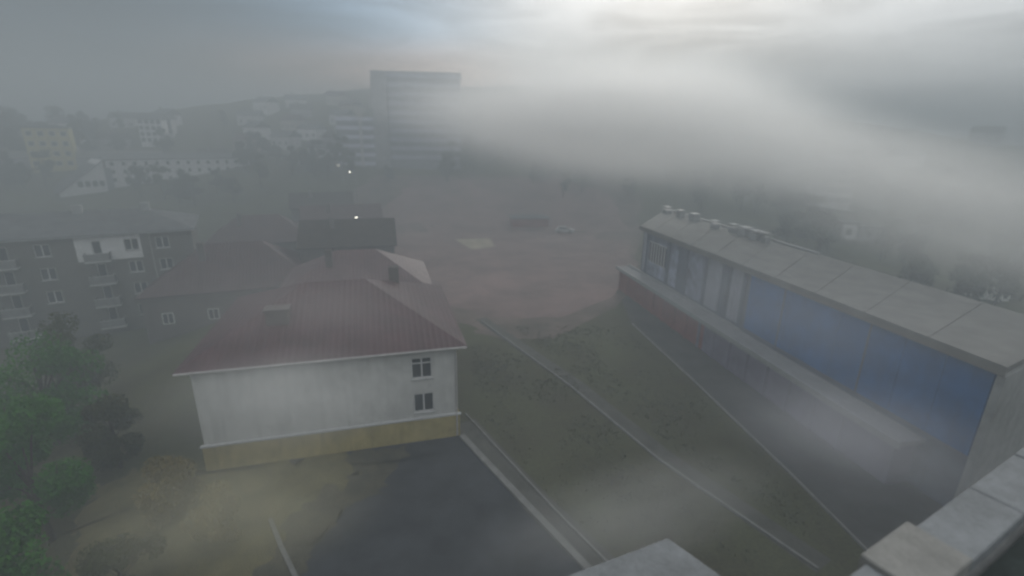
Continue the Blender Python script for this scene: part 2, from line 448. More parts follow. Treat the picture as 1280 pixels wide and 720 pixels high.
# ------------------------------------------------------------------ brick apartment block on the left
P0 = at_dist(97, 299, 0) if False else None
bz = -3.6
ang = radians(30)
def block_origin():
    r = ray(100, 313); p = Vector((0, 0, H)) + r*58
    return p
pc = block_origin(); d = Vector((cos(ang), sin(ang), 0))
bo = Vector((pc.x, pc.y, bz)) - d*15.0
apt = thing('brick_apartment_block', 'grey brick apartment block with balconies and one white painted patch on its top floor', 'apartment block', bo, ang)
FL = 2.85; NF = 4; base = pc.z - bz - 1.4 - FL*3     # top-floor level so that the white patch sits there
BL, BD, BH = 26.5, 12.0, base + FL*NF + .25
holes = []; wins = []
for f in range(NF):
    z = base + f*FL + .95
    for bx, kind in ((2, 'b'), (5.2, 'w'), (8.2, 'b'), (11.6, 'w'), (16.6, 'b'), (20.0, 'w'), (23.2, 'w')):
        if kind == 'w': h = (bx-.7, z, bx+.75, z+1.45); wins.append(h); holes.append(h)
        else:
            holes.append((bx-.45, z-.75, bx+.45, z+1.45)); wins.append((bx-.45, z-.75, bx+.45, z+1.45, 'd'))
mb = MB(); wall_box(mb, BL, BD, 0, BH, holes, .18); mb.build('wall', M['brick'], apt)
px0, px1, pz0 = 14.6, 21.0, base+3*FL-.05
mb = MB(); wall_face(mb, px1, pz0, BH-.05, [h for h in holes if px0 < h[0] < px1 and h[1] > pz0-.1 ], -.02, .02, px0)
pp = MB(); wall_face(pp, px1, pz0, BH-.05, [(h[0], max(h[1], pz0+.01), h[2], h[3]) for h in holes if px0 < h[0] < px1 and h[3] > pz0+.5], -.03, .028, px0)
pp.f = [f for f in pp.f]
# keep only the front cells and the thin reveals of the painted patch
po = pp.build('painted_patch', M['white'], apt); po['label'] = 'white painted patch of wall round one flat'
bmx = bmesh.new(); bmx.from_mesh(po.data)
bmesh.ops.delete(bmx, geom=[f for f in bmx.faces if all(v.co.y > -.01 for v in f.verts)], context='FACES'); bmx.to_mesh(po.data); bmx.free()
for w in wins:
    if len(w) == 5: window(apt, *w[:4], depth=.18, mull=0, sill=False)
    else: window(apt, *w, depth=.18, mull=1)
for f in range(NF):
    z = base + f*FL
    for bx in (2, 8.2, 16.6):
        x0, x1 = bx-1.25, bx+1.25
        mb = MB(); mb.box(x0, -1.15, z-.08, x1, -.035, z+.1); b = mb.build('balcony', M['slab'], apt)
        mb = MB(); mb.box(x0+.02, -1.12, z+.12, x1-.02, -1.06, z+1.0); mb.box(x0+.02, -1.06, z+.12, x0+.08, -.04, z+1.0); mb.box(x1-.08, -1.06, z+.12, x1-.02, -.04, z+1.0); mb.build('balcony_panel', M['balcony'] if R.random() < .7 else M['recess'], b)
        mb = MB(); mb.tube([(x0+.05, -.04, z+1.04), (x0+.05, -1.09, z+1.04), (x1-.05, -1.09, z+1.04), (x1-.05, -.04, z+1.04)], .03, 6); mb.build('handrail', M['white'], b)
mb = MB(); hip_roof(mb, BL, BD, BH+.15, 2.2, .5); ar = mb.build('roof', M['slate'], apt)
for cx in (6, 14, 21):
    mb = MB(); mb.box(cx, 5, BH+.6, cx+1, 5.8, BH+3.1); mb.build('chimney', M['concrete'], ar)
mb = MB(); mb.box(-.55, -.56, BH-.08, BL+.55, -.5, BH+.05); mb.build('eaves_board', M['fascia'], apt)
mb = MB(); mb.tube([(22.0, -.1, .2), (22.0, -.1, BH-.1)], .06); mb.build('downpipe', M['gutter'], apt)

# ------------------------------------------------------------------ plain blocks for the mid distance
def slab_block(name, label, loc, rz, L, D, Hh, wall, nx, nf, z0=1.0, cat='apartment block', roofm=None, gable=0.0, winw=1.3, winh=1.35, sides=True):
    t = thing(name, label, cat, loc, rz)
    mb = MB(); mb.box(0, 0, -4, L, D, Hh)
    if gable:
        for x in (0.0, L): mb.quad((x, 0, Hh), (x, D, Hh), (x, D/2, Hh+gable*.93))
    mb.build('wall', wall, t)
    mb = MB()
    if gable: hip_roof(mb, L, D, Hh+.14, gable, .4, False)
    else: mb.box(-.25, -.25, Hh+.003, L+.25, D+.25, Hh+.5)
    mb.build('roof', roofm or M['slate'], t)
    fl = (Hh-z0)/nf
    for f in range(nf):
        for k in range(nx):
            x = L*(k+.5)/nx; z = z0+f*fl+.5
            mb = MB(); mb.box(x-winw/2, -.05, z, x+winw/2, .02, z+winh); w = mb.build('window', M['frame'], t)
            mb = MB(); mb.box(x-winw/2+.1, -.062, z+.1, x+winw/2-.1, -.049, z+winh-.1); mb.build('pane', M['glass'], w)
    return t

# tall banded block: tower plus lower wing
tp = at_dist(470, 190, 160); tz = ground_z(tp.x, tp.y)
twr = thing('banded_tower_block', 'tall pale tower block with long white window bands fading into the fog', 'tower block', (tp.x, tp.y, tz), radians(4))
ttop = at_dist(470, 91, 160).z - tz
mb = MB(); mb.box(0, 0, -5, 26, 14, ttop); mb.build('tower', M['bandlow'], twr)
mb = MB(); mb.box(-.02, -1.2, -5, 4.5, -.03, ttop+.4); mb.build('stair_shaft', M['hgrey'], twr)
mb = MB(); mb.box(-.4, -.1, ttop+.003, 26.4, 14.4, ttop+.6); mb.build('roof', M['concrete'], twr)
nb = int(ttop/2.6)
for k in range(nb+1):
    z = ttop - 2.6*k - 1.2
    if z < 0: break
    mb = MB(); mb.box(4.6, -.3, z, 26.2, -.02, z+1.2); mb.build('spandrel_band', M['band'], twr)
wtop = at_dist(440, 146, 160).z - tz
mb = MB(); mb.box(-11, -1, -5, -.05, 13, wtop-.02); mb.build('low_wing', M['bandlow'], twr)
k = 0
while wtop - 2.6*k - 1.1 > 0:
    z = wtop - 2.6*k - 1.1
    mb = MB(); mb.box(-11.2, -1.35, z, -.1, -1.02, z+1.1); mb.build('spandrel_band', M['bandlight'], twr); k += 1
mb = MB(); mb.box(-4.2, -1.7, 0, -3.4, -1.36, wtop+.3); mb.build('pilaster', M['hwhite'], twr)

def place(px, py, d):
    p = at_dist(px, py, d); return Vector((p.x, p.y, ground_z(p.x, p.y)))
# white apartment row left of centre
p = on_ground(139, 236); q = on_ground(312, 207)
rz = atan2(q.y-p.y, q.x-p.x); dp, dq = hypot(p.x, p.y), hypot(q.x, q.y); top = at_dist(139, 203, dp).z
slab_block('white_apartment_row', 'long white apartment row beyond the brick block', p, rz, (q-p).xy.length, 11, max(7, top-p.z), M['white'], 14, 3, winw=.9, winh=1.1, roofm=M['slate'], gable=1.4)
p = on_ground(76, 247); q = on_ground(136, 239); dp, dq = hypot(p.x, p.y), hypot(q.x, q.y)
t = thing('white_gable_house', 'white-walled house with a one-sided roof at the left end of the white apartment row', 'house', p, atan2(q.y-p.y, q.x-p.x))
LL = (q-p).xy.length; ht = at_dist(136, 200, dq).z - p.z; hb = at_dist(76, 242, dp).z - p.z
mb = MB()
prof = [(0, -3), (LL, -3), (LL, ht), (0, hb)]
mb.quad(*[(x, 0, z) for x, z in prof]); mb.quad(*[(x, 12, z) for x, z in reversed(prof)])
for (xa, za), (xb, zb) in zip(prof, prof[1:]+prof[:1]): mb.quad((xa, 0, za), (xb, 0, zb), (xb, 12, zb), (xa, 12, za))
mb.build('wall', M['white'], t)
mb = MB(); mb.quad((-.6, -.4, hb+.05), (LL+.3, -.4, ht+.15), (LL+.3, 12.4, ht+.15), (-.6, 12.4, hb+.05)); mb.quad((-.6, -.4, hb-.2+.03), (-.6, 12.4, hb-.17), (LL+.3, 12.4, ht+.01), (LL+.3, -.4, ht+.01))
mb.build('roof', M['slate'], t)
mb = MB(); mb.box(LL+.01, 1, -3, LL+1.6, 11, ht-2); mb.build('stair_shaft', M['bandlow'], t)
for k in range(4):
    x = LL*(.45+.15*k); z = ht*.25
    mb = MB(); mb.box(x-.6, -.05, z, x+.6, .02, z+1.5); w = mb.build('window', M['frame'], t)
    mb = MB(); mb.box(x-.5, -.062, z+.1, x+.5, -.049, z+1.4); mb.build('pane', M['glass'], w)
p = place(174, 165, 192); slab_block('twin_white_block', 'small bright white block high on the far left hillside', p, radians(20), 6.2, 6, max(6, at_dist(190, 150, 192).z-p.z), M['white'], 4, 4, gable=2)
p = place(194, 165, 198); slab_block('twin_white_block', 'narrow white block close behind the bright white one on the far left hillside', p, radians(20), 4.8, 6, max(6, at_dist(200, 152, 198).z-p.z), M['hwhite'], 4, 4, gable=1.5)
p = place(32, 182, 180); slab_block('yellow_block', 'pale yellow block at the far left under the skyline', p, radians(35), 9, 8, max(7, at_dist(45, 160, 180).z-p.z), M['yellow'], 4, 4, gable=0)
p = place(1012, 245, 145); slab_block('pale_high_rise', 'pale high-rise fading into the thick fog beyond the blue hall', p, radians(-25), 9, 9, max(8, at_dist(1020, 194, 145).z-p.z), M['white'], 5, 5)
p = on_ground(1048, 300); slab_block('white_hut', 'small white flat-roofed hut among trees behind the blue hall', p, radians(-15), 3.2, 4, 3.4, M['white'], 1, 1, cat='hut', z0=.6)
p = on_ground(1072, 302); slab_block('grey_hut', 'small grey hut just right of the white hut', p, radians(-15), 3.6, 4, 2.8, M['hgrey'], 1, 1, cat='hut', z0=.6)
for (px, py, L, lab) in ((5, 214, 34, 'long low pale-roofed shed on the slope at the left edge of the view'),):
    p = on_ground(px, py); small_house('long_shed', lab, p, radians(38), L, 8, 3.2, 1.6, M['hgrey'], M['hallroof'], False, 5, False)
p = on_ground(-30, 330); p2 = at(0, 300, 4)
small_house('white_cottage', 'white cottage corner showing at the left edge beside the brick block', (-71, 62, -3.5), radians(35), 8, 7, 8.2, 2, M['white'], M['slate'], True, 2)
p = at(640, 286); small_house('low_pavilion', 'low reddish pavilion with a grey roof on the pink plaza', p, radians(6), 9, 5, 2.6, .7, M['redwall'], M['slate'], True, 0, False)

# ------------------------------------------------------------------ blue hall on the right
HZ = 9.8
a = at(806, 283, HZ); b = at(1258, 456, HZ)
c = at(1275, 402, HZ); c2 = at(832, 262, HZ)
dv = (b-a).xy; L_h = dv.length; rzh = atan2(dv.y, dv.x)     # local x runs from the far end to the near end; +y is the back
hall = thing('blue_hall', 'long flat-roofed hall with blue cladding and a low red annex along its front', 'hall', (a.x, a.y, 0), rzh)
inv = Matrix.Rotation(-rzh, 2)
wb = [inv @ (q-a).xy for q in (b, c, c2)]
D_h = max(8, (wb[1].y + wb[2].y)/2)
print('hall', L_h, D_h, degs := math.degrees(rzh), wb)
AD, AT = 1.7, 3.1
# the plan is a skewed quadrilateral: its far end runs off at a slant
Pn, Pf = Vector((L_h-3.6, 10.4)), wb[2]
def roof_edge(o): return [(-.4-o*.3, -.5-o), (L_h+.3+o, -.5-o), (Pn.x+.4+o, Pn.y+.3+o), (Pf.x-.5-o, Pf.y+.3+o)]
mb = MB(); mb.prism([(0, 0), (L_h, 0), tuple(Pn), tuple(Pf)], -.5, HZ-.5); mb.build('wall', M['bluegrey'], hall)
mb = MB(); mb.prism(roof_edge(0), HZ-.35, HZ-.02); hr = mb.build('roof', M['hallroof'], hall)
mb = MB(); mb.box(-.45, -.57, HZ-.5, L_h+.4, -.51, HZ+.1); mb.build('fascia', M['hallroof'], hall)
bd = (Pn-Pf); bl = bd.length; bu = bd/bl; bn = Vector((-bu.y, bu.x))
def back(tt, o): q = Pf + bu*tt*bl + bn*o; return (q.x, q.y)
mb = MB(); mb.prism([back(.0, -.1), back(.62, -.1), back(.62, .2), back(.0, .2)], HZ-.015, HZ+.22); mb.build('roof_upstand', M['fascia'], hall)
en = (Pn-Vector((L_h, 0))).normalized(); eo = Vector((en.y, -en.x))*.45
mb = MB(); mb.prism([(L_h+.02, -.45), (L_h+.02+eo.x, -.45), (Pn.x+eo.x, Pn.y+eo.y), (Pn.x+.02, Pn.y)], -.5, HZ-.51); mb.build('end_wall', M['concrete'], hall)
for f0, f1, m_ in ((.01, .04, 'palepanel'), (.045, .17, 'mural'), (.18, .22, 'mural'), (.225, .27, 'bluegrey'), (.275, .36, 'mural'), (.365, .42, 'palepanel'), (.46, .50, 'palepanel'), (.525, .995, 'blue')):
    mb = MB()
    x0, x1 = f0*L_h, f1*L_h
    n = max(1, round((x1-x0)/2.4))
    for i in range(n):
        mb.box(x0+(x1-x0)*i/n+.02, -.12 - .01*(i % 2), AT+.8, x0+(x1-x0)*(i+1)/n-.02, -.003, HZ-.55)
    mb.build('cladding_panel', M[m_], hall)
for fx in (.04, .17, .27, .36, .45, .51):
    mb = MB(); mb.box(fx*L_h-.2, -.3, .1, fx*L_h+.2, -.14, HZ-.52); mb.build('pilaster', M['bluegrey'], hall)
for i in range(7):
    x = (.055+.016*i)*L_h
    mb = MB(); mb.box(x, -.19, 5.6, x+.55, -.135, 8.3); w = mb.build('window', M['frame'], hall)
    mb = MB(); mb.box(x+.07, -.2, 5.68, x+.48, -.188, 8.22); mb.build('pane', M['glass'], w)
for i, fx in enumerate((.44, .63, .82)):
    mb = MB(); mb.tube([(fx*L_h, -.22, HZ-.55), (fx*L_h, -.22, AT+.35)], .06, 8); mb.build('downpipe', M['bluegrey'], hall)
for i in range(9):
    fx = (i+.7)/9.6; q0 = Vector((fx*L_h, -.2)); q1 = Pf.lerp(Pn, fx); dd = (q1-q0).normalized(); nn = Vector((-dd.y, dd.x))*.07
    mb = MB(); mb.prism([tuple(q0+nn), tuple(q0-nn), tuple(q1-nn), tuple(q1+nn)], HZ-.019, HZ+.03); mb.build('roof_seam', M['hallroof'], hr)
# annex in front
AD = 1.7; AT = 3.1
mb = MB(); mb.box(-3, -AD, -.5, L_h*.93, -.02, AT); ax = mb.build('annex', M['redwall'], hall)
mb = MB(); mb.box(-3.3, -AD-.5, AT+.01, L_h*.94, -.015, AT+.3); mb.build('annex_roof', M['hgrey'], ax)
mb = MB(); mb.box(-3.35, -AD-.58, AT-.05, L_h*.945, -AD-.505, AT+.42); mb.build('fascia', M['fascia'], ax)
mb = MB(); mb.box(-3.3, -.32, AT+.31, L_h*.52, -.2, AT+.6); mb.build('flashing', M['fascia'], ax)
mb = MB(); mb.box(L_h*.44, -AD-.06, -.4, L_h*.932, -AD-.004, AT-.06); mb.box(L_h*.9305, -AD-.003, -.4, L_h*.932, -.03, AT-.07); mb.build('lilac_wall', M['lilac'], ax)
for i in range(16):
    x = -2.6 + i*(L_h*.9+2.6)/16
    mb = MB(); mb.box(x, -AD-.22, -.3, x+.25, -AD-.07, AT-.06); mb.build('pier', M['redwall'] if i < 8 else M['lilac'], ax)
for i, fx in enumerate((.03, .08, .12, .2, .235, .26, .29, .31)):
    t = MB(); s = R.uniform(.7, 1.3); q = back(fx*1.5+.02, -1.6-R.random()*1.0); x, y = q
    t.box(x, y, HZ-.015, x+s*1.3, y+s, HZ+.5+R.random()*.5); t.box(x-.08, y-.08, HZ+1.02, x+s*1.3+.08, y+s+.08, HZ+1.1)
    t.build('roof_vent', M['fascia'], hr)

# ------------------------------------------------------------------ the roof we look from
e0 = at(1090, 705, 17.0); e1 = at(1280, 563, 17.0)
dv = (e1-e0).xy.normalized(); rzp = atan2(dv.y, dv.x)
own = thing('flat_roofed_building', 'dark flat roof edged with pale concrete coping at the lower right corner', 'building', (e0.x, e0.y, 0), rzp)
RZ = 17.0; W = .62
inv = Matrix.Rotation(-rzp, 2)
cut = [ (inv @ (at(px, py, RZ)-e0).xy) for px, py in ((1137, 666), (1218, 612), (1212, 700), (1280, 632))]
print('coping', cut, e0, e1)
W = max(.45, min(1.1, -(cut[2].y+cut[3].y)/2))
mb = MB(); mb.box(-14, -9, -.5, 30, -.1, RZ-.5); mb.build('wall', M['concrete'], own)
mb = MB(); mb.box(-13.8, -8.8, RZ-.49, 29.8, -W-.02, RZ-.42); mb.build('roof', M['bitumen'], own)
mb = MB(); mb.box(-14, -W+.08, RZ-.495, 30, -.12, RZ-.16); mb.build('parapet', M['concrete'], own)
x = cut[0].x - 3*1.05; i = 0
xs = [-14, -9, -4, x, cut[0].x-.85, cut[0].x+.12, cut[1].x, cut[1].x+1.4, cut[1].x+2.9, 9, 14, 20, 25, 30]
xs = sorted(xs)
for i, (xa, xb) in enumerate(zip(xs, xs[1:])):
    proud = abs(xb-(cut[0].x+.12)) < .01
    mb = MB(); mb.box(xa+.012, -W-.02, RZ-.158, xb-.012, .03 if not proud else .10, RZ + (.0 if not proud else .05) + .008*(i % 2))
    o = mb.build('coping_slab', M['coping'] if not proud else M['kerb'], own)
    bv = o.modifiers.new('bevel', 'BEVEL'); bv.width = .015; bv.segments = 2
# vent shaft cap at the bottom centre
vz = 15.6
pts = [at(835, 672, vz), at(905, 722, vz)]; p3 = at(702, 722, vz)
u = (pts[1]-pts[0]).xy.normalized(); v = (p3-pts[0]).xy.normalized()
print('cap angle', math.degrees(u.angle(v)))
capd = thing('ventilation_shaft', 'pale concrete slab cap of a shaft rising at the bottom centre', 'ventilation shaft', (pts[0].x, pts[0].y, 0))
def cq(i_, w_): return [tuple(u*i_ + v*i_), tuple(u*w_ + v*i_), tuple(u*w_ + v*w_), tuple(u*i_ + v*w_)]
mb = MB(); mb.prism(cq(0, 2.0), vz-.16, vz); o = mb.build('cap', M['coping'], capd); bv = o.modifiers.new('bevel', 'BEVEL'); bv.width = .02; bv.segments = 2
mb = MB(); mb.prism(cq(.12, 1.88), -.3, vz-.163); mb.build('shaft', M['concrete'], capd)

# ------------------------------------------------------------------ trees
def make_tree(name, label, seed, h, spread, leaf_m, nleaf, ls, trunk_h=.3, group=None, bare=.0, bottom=.28):
    rr = random.Random(seed)
    t = thing(name, label, 'tree', (0, 0, 0), 0, group)
    mb = MB(); r0 = .035*h*.6
    top = Vector((rr.uniform(-.2, .2), rr.uniform(-.2, .2), h*.72))
    mid = Vector((rr.uniform(-.15, .15), rr.uniform(-.15, .15), h*.35))
    mb.tube([(0, 0, -.6), (0, 0, .15), mid, top], [r0*1.3, r0, r0*.75, r0*.2], 7)
    lobes = []
    for i in range(rr.randint(9, 13)):
        az = rr.uniform(0, 2*pi); zf = rr.uniform(bottom, .9)
        rad = spread * (.95 - abs(zf-.5)*.9) * rr.uniform(.45, 1.0)
        c = Vector((cos(az)*rad*.75, sin(az)*rad*.75, h*zf))
        s = Vector((0, 0, h*(.18+.35*zf)))
        s = mid.lerp(top, max(0, min(1, (s.z-mid.z)/(top.z-mid.z)))) if s.z > mid.z else Vector((0, 0, s.z))
        m_ = s.lerp(c, .5) + Vector((0, 0, h*.03))
        mb.tube([s, m_, c], [r0*.4, r0*.25, r0*.08], 5)
        lobes.append((c, spread*rr.uniform(.28, .52)))
        for k in range(3):
            e = c + Vector((rr.gauss(0, 1), rr.gauss(0, 1), rr.gauss(0, .8)+.4))*spread*.3
            mb.tube([m_.lerp(c, .6), e], [r0*.14, r0*.04], 4)
    mb.build('trunk', M['bark'], t)
    lf = MB()
    for i in range(nleaf):
        c, s = rr.choice(lobes)
        d = Vector((rr.gauss(0, 1), rr.gauss(0, 1), rr.gauss(0, 1))).normalized() * (rr.random()**.45) * s
        p = c + Vector((d.x, d.y, d.z*.8))
        if noise.noise(p*1.1 + Vector((seed, 0, 0))) < -.22: continue
        n = Vector((rr.gauss(0, 1), rr.gauss(0, 1), rr.gauss(0, 1)+.5)).normalized()
        a = n.orthogonal().normalized(); b = n.cross(a); th = rr.uniform(0, 6.28)
        a, b = a*cos(th)+b*sin(th), b*cos(th)-a*sin(th)
        q = ls*rr.uniform(.6, 1.4)
        lf.quad(p-a*q*.5, p+b*q*.3, p+a*q*.5, p-b*q*.3)
    o = lf.build('crown', leaf_m, t)
    return t

near = [
    ('tall green tree at the left edge in front of the brick block', 11, 9.5, 3.4, 'leaf_green', (-32, 29)),
    ('full green tree nearest the lower left corner', 12, 8.0, 3.0, 'leaf_green', (-24.5, 20.5)),
    ('dark green tree filling the bottom left edge of the view', 13, 7.5, 3.0, 'leaf_green', (-21.5, 15.0)),
    ('broad green tree behind the lower left corner tree', 19, 8.6, 3.3, 'leaf_green', (-28.5, 23.5)),
    ('rounded green tree between the left edge trees and the white house', 14, 5.6, 2.3, 'leaf_olive', (-25.5, 26.5)),
    ('yellowing bush-like tree at the left end of the white house', 15, 3.6, 1.9, 'leaf_yellow', (-19.2, 22.3)),
    ('yellow-brown leafy tree beside the kerb of the asphalt yard', 16, 3.0, 1.7, 'leaf_yellow', (-15.6, 20.6)),
    ('olive tree rising below the brick block balconies', 17, 8.0, 2.8, 'leaf_olive', (-36, 36)),
    ('olive bushy tree low at the bottom left beside the yard', 18, 3.4, 1.9, 'leaf_olive', (-17.8, 17.2)),
]
for lab, sd, h, sp, lm, (x, y) in near:
    t = make_tree('leafy_tree' if h > 4 else 'bushy_tree', lab, sd, h, sp, M[lm], 16000, .2 if h > 4 else .14, bottom=.15)
    t.location = (x, y, ground_z(x, y))

protos = [make_tree('autumn_tree', 'dark thin-leaved tree standing in the fog', 30+i, (7.5, 9, 6.2, 8.2)[i], (2.7, 2.5, 2.6, 3.2)[i], M[('leaf_dark', 'leaf_olive', 'leaf_dark', 'leaf_dark')[i]], 2600, .42, group='trees fading into the fog') for i in range(4)]
spots = []
def blocked(x, y):
    if hypot(x, y) < 50: return True
    q = Matrix.Rotation(-rzh, 2) @ (Vector((x, y)) - a.xy)
    if -6 < q.x < L_h+4 and -9 < q.y < D_h+3: return True
    q = Matrix.Rotation(-ang, 2) @ (Vector((x, y)) - bo.xy)
    if -4 < q.x < BL+4 and -5 < q.y < BD+4: return True
    for o in HOUSES:
        if (Vector((x, y)) - o).length < 10: return True
    return False
HOUSES = [Vector((o.location.x, o.location.y)) + Vector((cos(o.rotation_euler.z), sin(o.rotation_euler.z)))*6 for o in bpy.data.objects if o.parent is None and o.get('category') in ('house', 'apartment block', 'tower block', 'hut')]
# (px range, py range, count): clumps seen in the photograph
for (x0, x1, y0, y1, n) in ((150, 330, 232, 262, 8), (300, 470, 190, 225, 16), (480, 700, 200, 232, 14), (700, 860, 215, 250, 10), (830, 1010, 232, 272, 12), (980, 1280, 250, 330, 20),
                            (1120, 1290, 330, 400, 10), (0, 140, 180, 240, 12), (0, 300, 160, 200, 14), (560, 900, 150, 200, 16)):
    tries = 0; k = 0
    while k < n and tries < n*12:
        tries += 1
        p = on_ground(R.uniform(x0, x1), R.uniform(y0, y1))
        if blocked(p.x, p.y) or any((p-s).length < 2.5 for s in spots): continue
        spots.append(p); k += 1
for i, p in enumerate(spots):
    t = protos[i % 4] if i < 4 else copy_tree(protos[i % 4])
    s = R.uniform(.75, 1.2)
    t.location = p; t.rotation_euler = (0, 0, R.uniform(0, 6.28)); t.scale = (s, s, s*R.uniform(.9, 1.1))
print('trees', len(spots))

# ------------------------------------------------------------------ hillside houses
hp = []
for i, (wm, rm) in enumerate((('hwhite', 'slate'), ('hgrey', 'brownroof'), ('hbeige', 'maroon'), ('white', 'slate'))):
    hp.append(small_house('hillside_house', 'small gabled house among trees on the foggy hillside', (0, 0, 0), 0, 9, 7, 4.2, 2.4, M[wm], M[rm], False, 3, True, 'houses on the hillside'))
hs = []
for (x0, x1, y0, y1, n) in ((0, 300, 150, 215, 18), (300, 470, 130, 200, 16), (560, 900, 140, 205, 8), (880, 1280, 175, 260, 10)):
    k = tries = 0
    while k < n and tries < 300:
        tries += 1
        p = on_ground(R.uniform(x0, x1), R.uniform(y0, y1))
        if hypot(p.x, p.y) > 222 or any((p-s).length < 9 for s in hs) or any((p.xy-o).length < 16 for o in HOUSES) or any((p-s).length < 5 for s in spots): continue
        hs.append(p); k += 1
for i, p in enumerate(hs):
    t = hp[i] if i < 4 else copy_tree(hp[i % 4])
    t.location = p; t.rotation_euler = (0, 0, R.uniform(-.6, .6)); t.scale = (.8, .8, .8)

# ------------------------------------------------------------------ street lamps (lit)
lab = ['lit street lamp nearest the red roofs beside the street', 'lit street lamp by the foot of the tower block, brighter of the two far lamps', 'lit street lamp farthest up the street, left of the brighter one']
lp = None
for i, (px, py, dd) in enumerate(((446, 272, 92), (438, 215, 125), (423, 207, 150))):
    hd = at_dist(px, py, dd); gz = ground_z(hd.x+1.1, hd.y)
    hgt = hd.z - gz
    if True:
        t = thing('street_lamp', lab[i], 'street lamp', (hd.x+1.1, hd.y, gz), 0, 'street lamps')
        mb = MB(); mb.tube([(0, 0, -.4), (0, 0, hgt*.5), (0, 0, hgt-.1)], [.1, .08, .06]); mb.build('pole', M['steel'], t)
        mb = MB(); mb.tube([(0, 0, hgt-.12), (-.4, 0, hgt+.12), (-.9, 0, hgt+.18)], .04); mb.build('arm', M['steel'], t)
        mb = MB(); mb.box(-1.45, -.16, hgt+.1, -.85, .16, hgt+.22); mb.build('lamp_head', M['steel'], t)
        mb = MB(); mb.box(-1.35, -.13, hgt-.0, -1.0, .13, hgt+.098); mb.build('lamp_glass', M['lamp'], t)

# ------------------------------------------------------------------ cars
def make_car(label, paint, loc, rz, group='parked cars', van=False):
    t = thing('parked_van' if van else 'parked_car', label, 'van' if van else 'car', loc, rz, group)
    prof = [(-2.1, .3), (-2.15, .75), (-1.9, .95), (-1.55, 1.35), (-.9, 1.48), (.3, 1.46), (1.0, 1.02), (1.9, .88), (2.1, .6), (2.1, .3)]
    if van: prof = [(-2.4, .35), (-2.45, 1.0), (-2.4, 2.1), (-2.2, 2.2), (1.0, 2.2), (1.4, 2.05), (1.9, 1.25), (2.4, 1.05), (2.5, .6), (2.5, .35)]
    mb = MB(); hwid = [.86 if z < 1.0 else .86-.16*(z-1.0)/.5*(0.5 if van else 1) for x, z in prof]
    k = len(prof)
    mb.v = [(x, -w, z) for (x, z), w in zip(prof, hwid)] + [(x, w, z) for (x, z), w in zip(prof, hwid)]
    mb.f = [tuple(range(k)), tuple(range(2*k-1, k-1, -1))] + [(i, i+k, (i+1) % k+k, (i+1) % k) for i in range(k)]
    bo_ = mb.build('body', paint, t)
    for s in (-1, 1):
        g = MB()
        w1, w2 = .868, .79
        if van: g.quad((.35, s*.85, 1.3), (1.55, s*.85, 1.3), (1.1, s*.815, 1.95), (.35, s*.815, 1.95))
        else: g.quad((-1.5, s*.868, 1.0), (.75, s*.868, 1.0), (.2, s*.735, 1.4), (-1.2, s*.735, 1.4))
        o = g.build('side_window', M['glass'], t)
    ws = MB()
    if van: ws.quad((1.43, -.7, 2.02), (1.43, .7, 2.02), (1.9, .74, 1.28), (1.9, -.74, 1.28))
    else: ws.quad((.38, -.66, 1.43), (.38, .66, 1.43), (1.02, .74, 1.03), (1.02, -.74, 1.03))
    ws.build('windscreen', M['glass'], t)
    for wx in (-1.3, 1.3):
        for s in (-1, 1):
            w = MB(); w.tube([(wx, s*.72, .32), (wx, s*.9, .32)], .32, 14); wo = w.build('wheel', M['tyre'], t)
            r_ = MB(); r_.tube([(wx, s*.88, .32), (wx, s*.91, .32)], .19, 12); r_.build('rim', M['chrome'], wo)
    fx = 2.5 if van else 2.1
    for s in (-1, 1):
        hl = MB(); hl.box(fx-.12, s*.6-.18, .62, fx+.02, s*.6+.18, .78); hl.build('headlight', M['lens'], t)
    return t
make_car('pale car parked on the pink plaza beside the low pavilion', M['carpale'], on_ground(706, 291), radians(-12))
make_car('white van parked behind the near end of the blue hall', M['carpale'], on_ground(1228, 376), radians(160), van=True)

# ------------------------------------------------------------------ haze and fog
def vol(name, density, color, aniso, lab=None):
    m = bpy.data.materials.new(name); m.use_nodes = True
    nt = m.node_tree; nt.nodes.remove(nt.nodes['Principled BSDF'])
    v = nt.nodes.new('ShaderNodeVolumePrincipled'); v.inputs['Color'].default_value = (*color, 1)
    v.inputs['Density'].default_value = density; v.inputs['Anisotropy'].default_value = aniso
    nt.links.new(v.outputs[0], nt.nodes['Material Output'].inputs['Volume'])
    return m, v
mb = MB(); mb.box(-545, -545, -8, 545, 545, 46)
hz = mb.build('haze', vol('haze_air', .0098, (.43, .475, .505), .12)[0]); struct(hz, 'stuff')

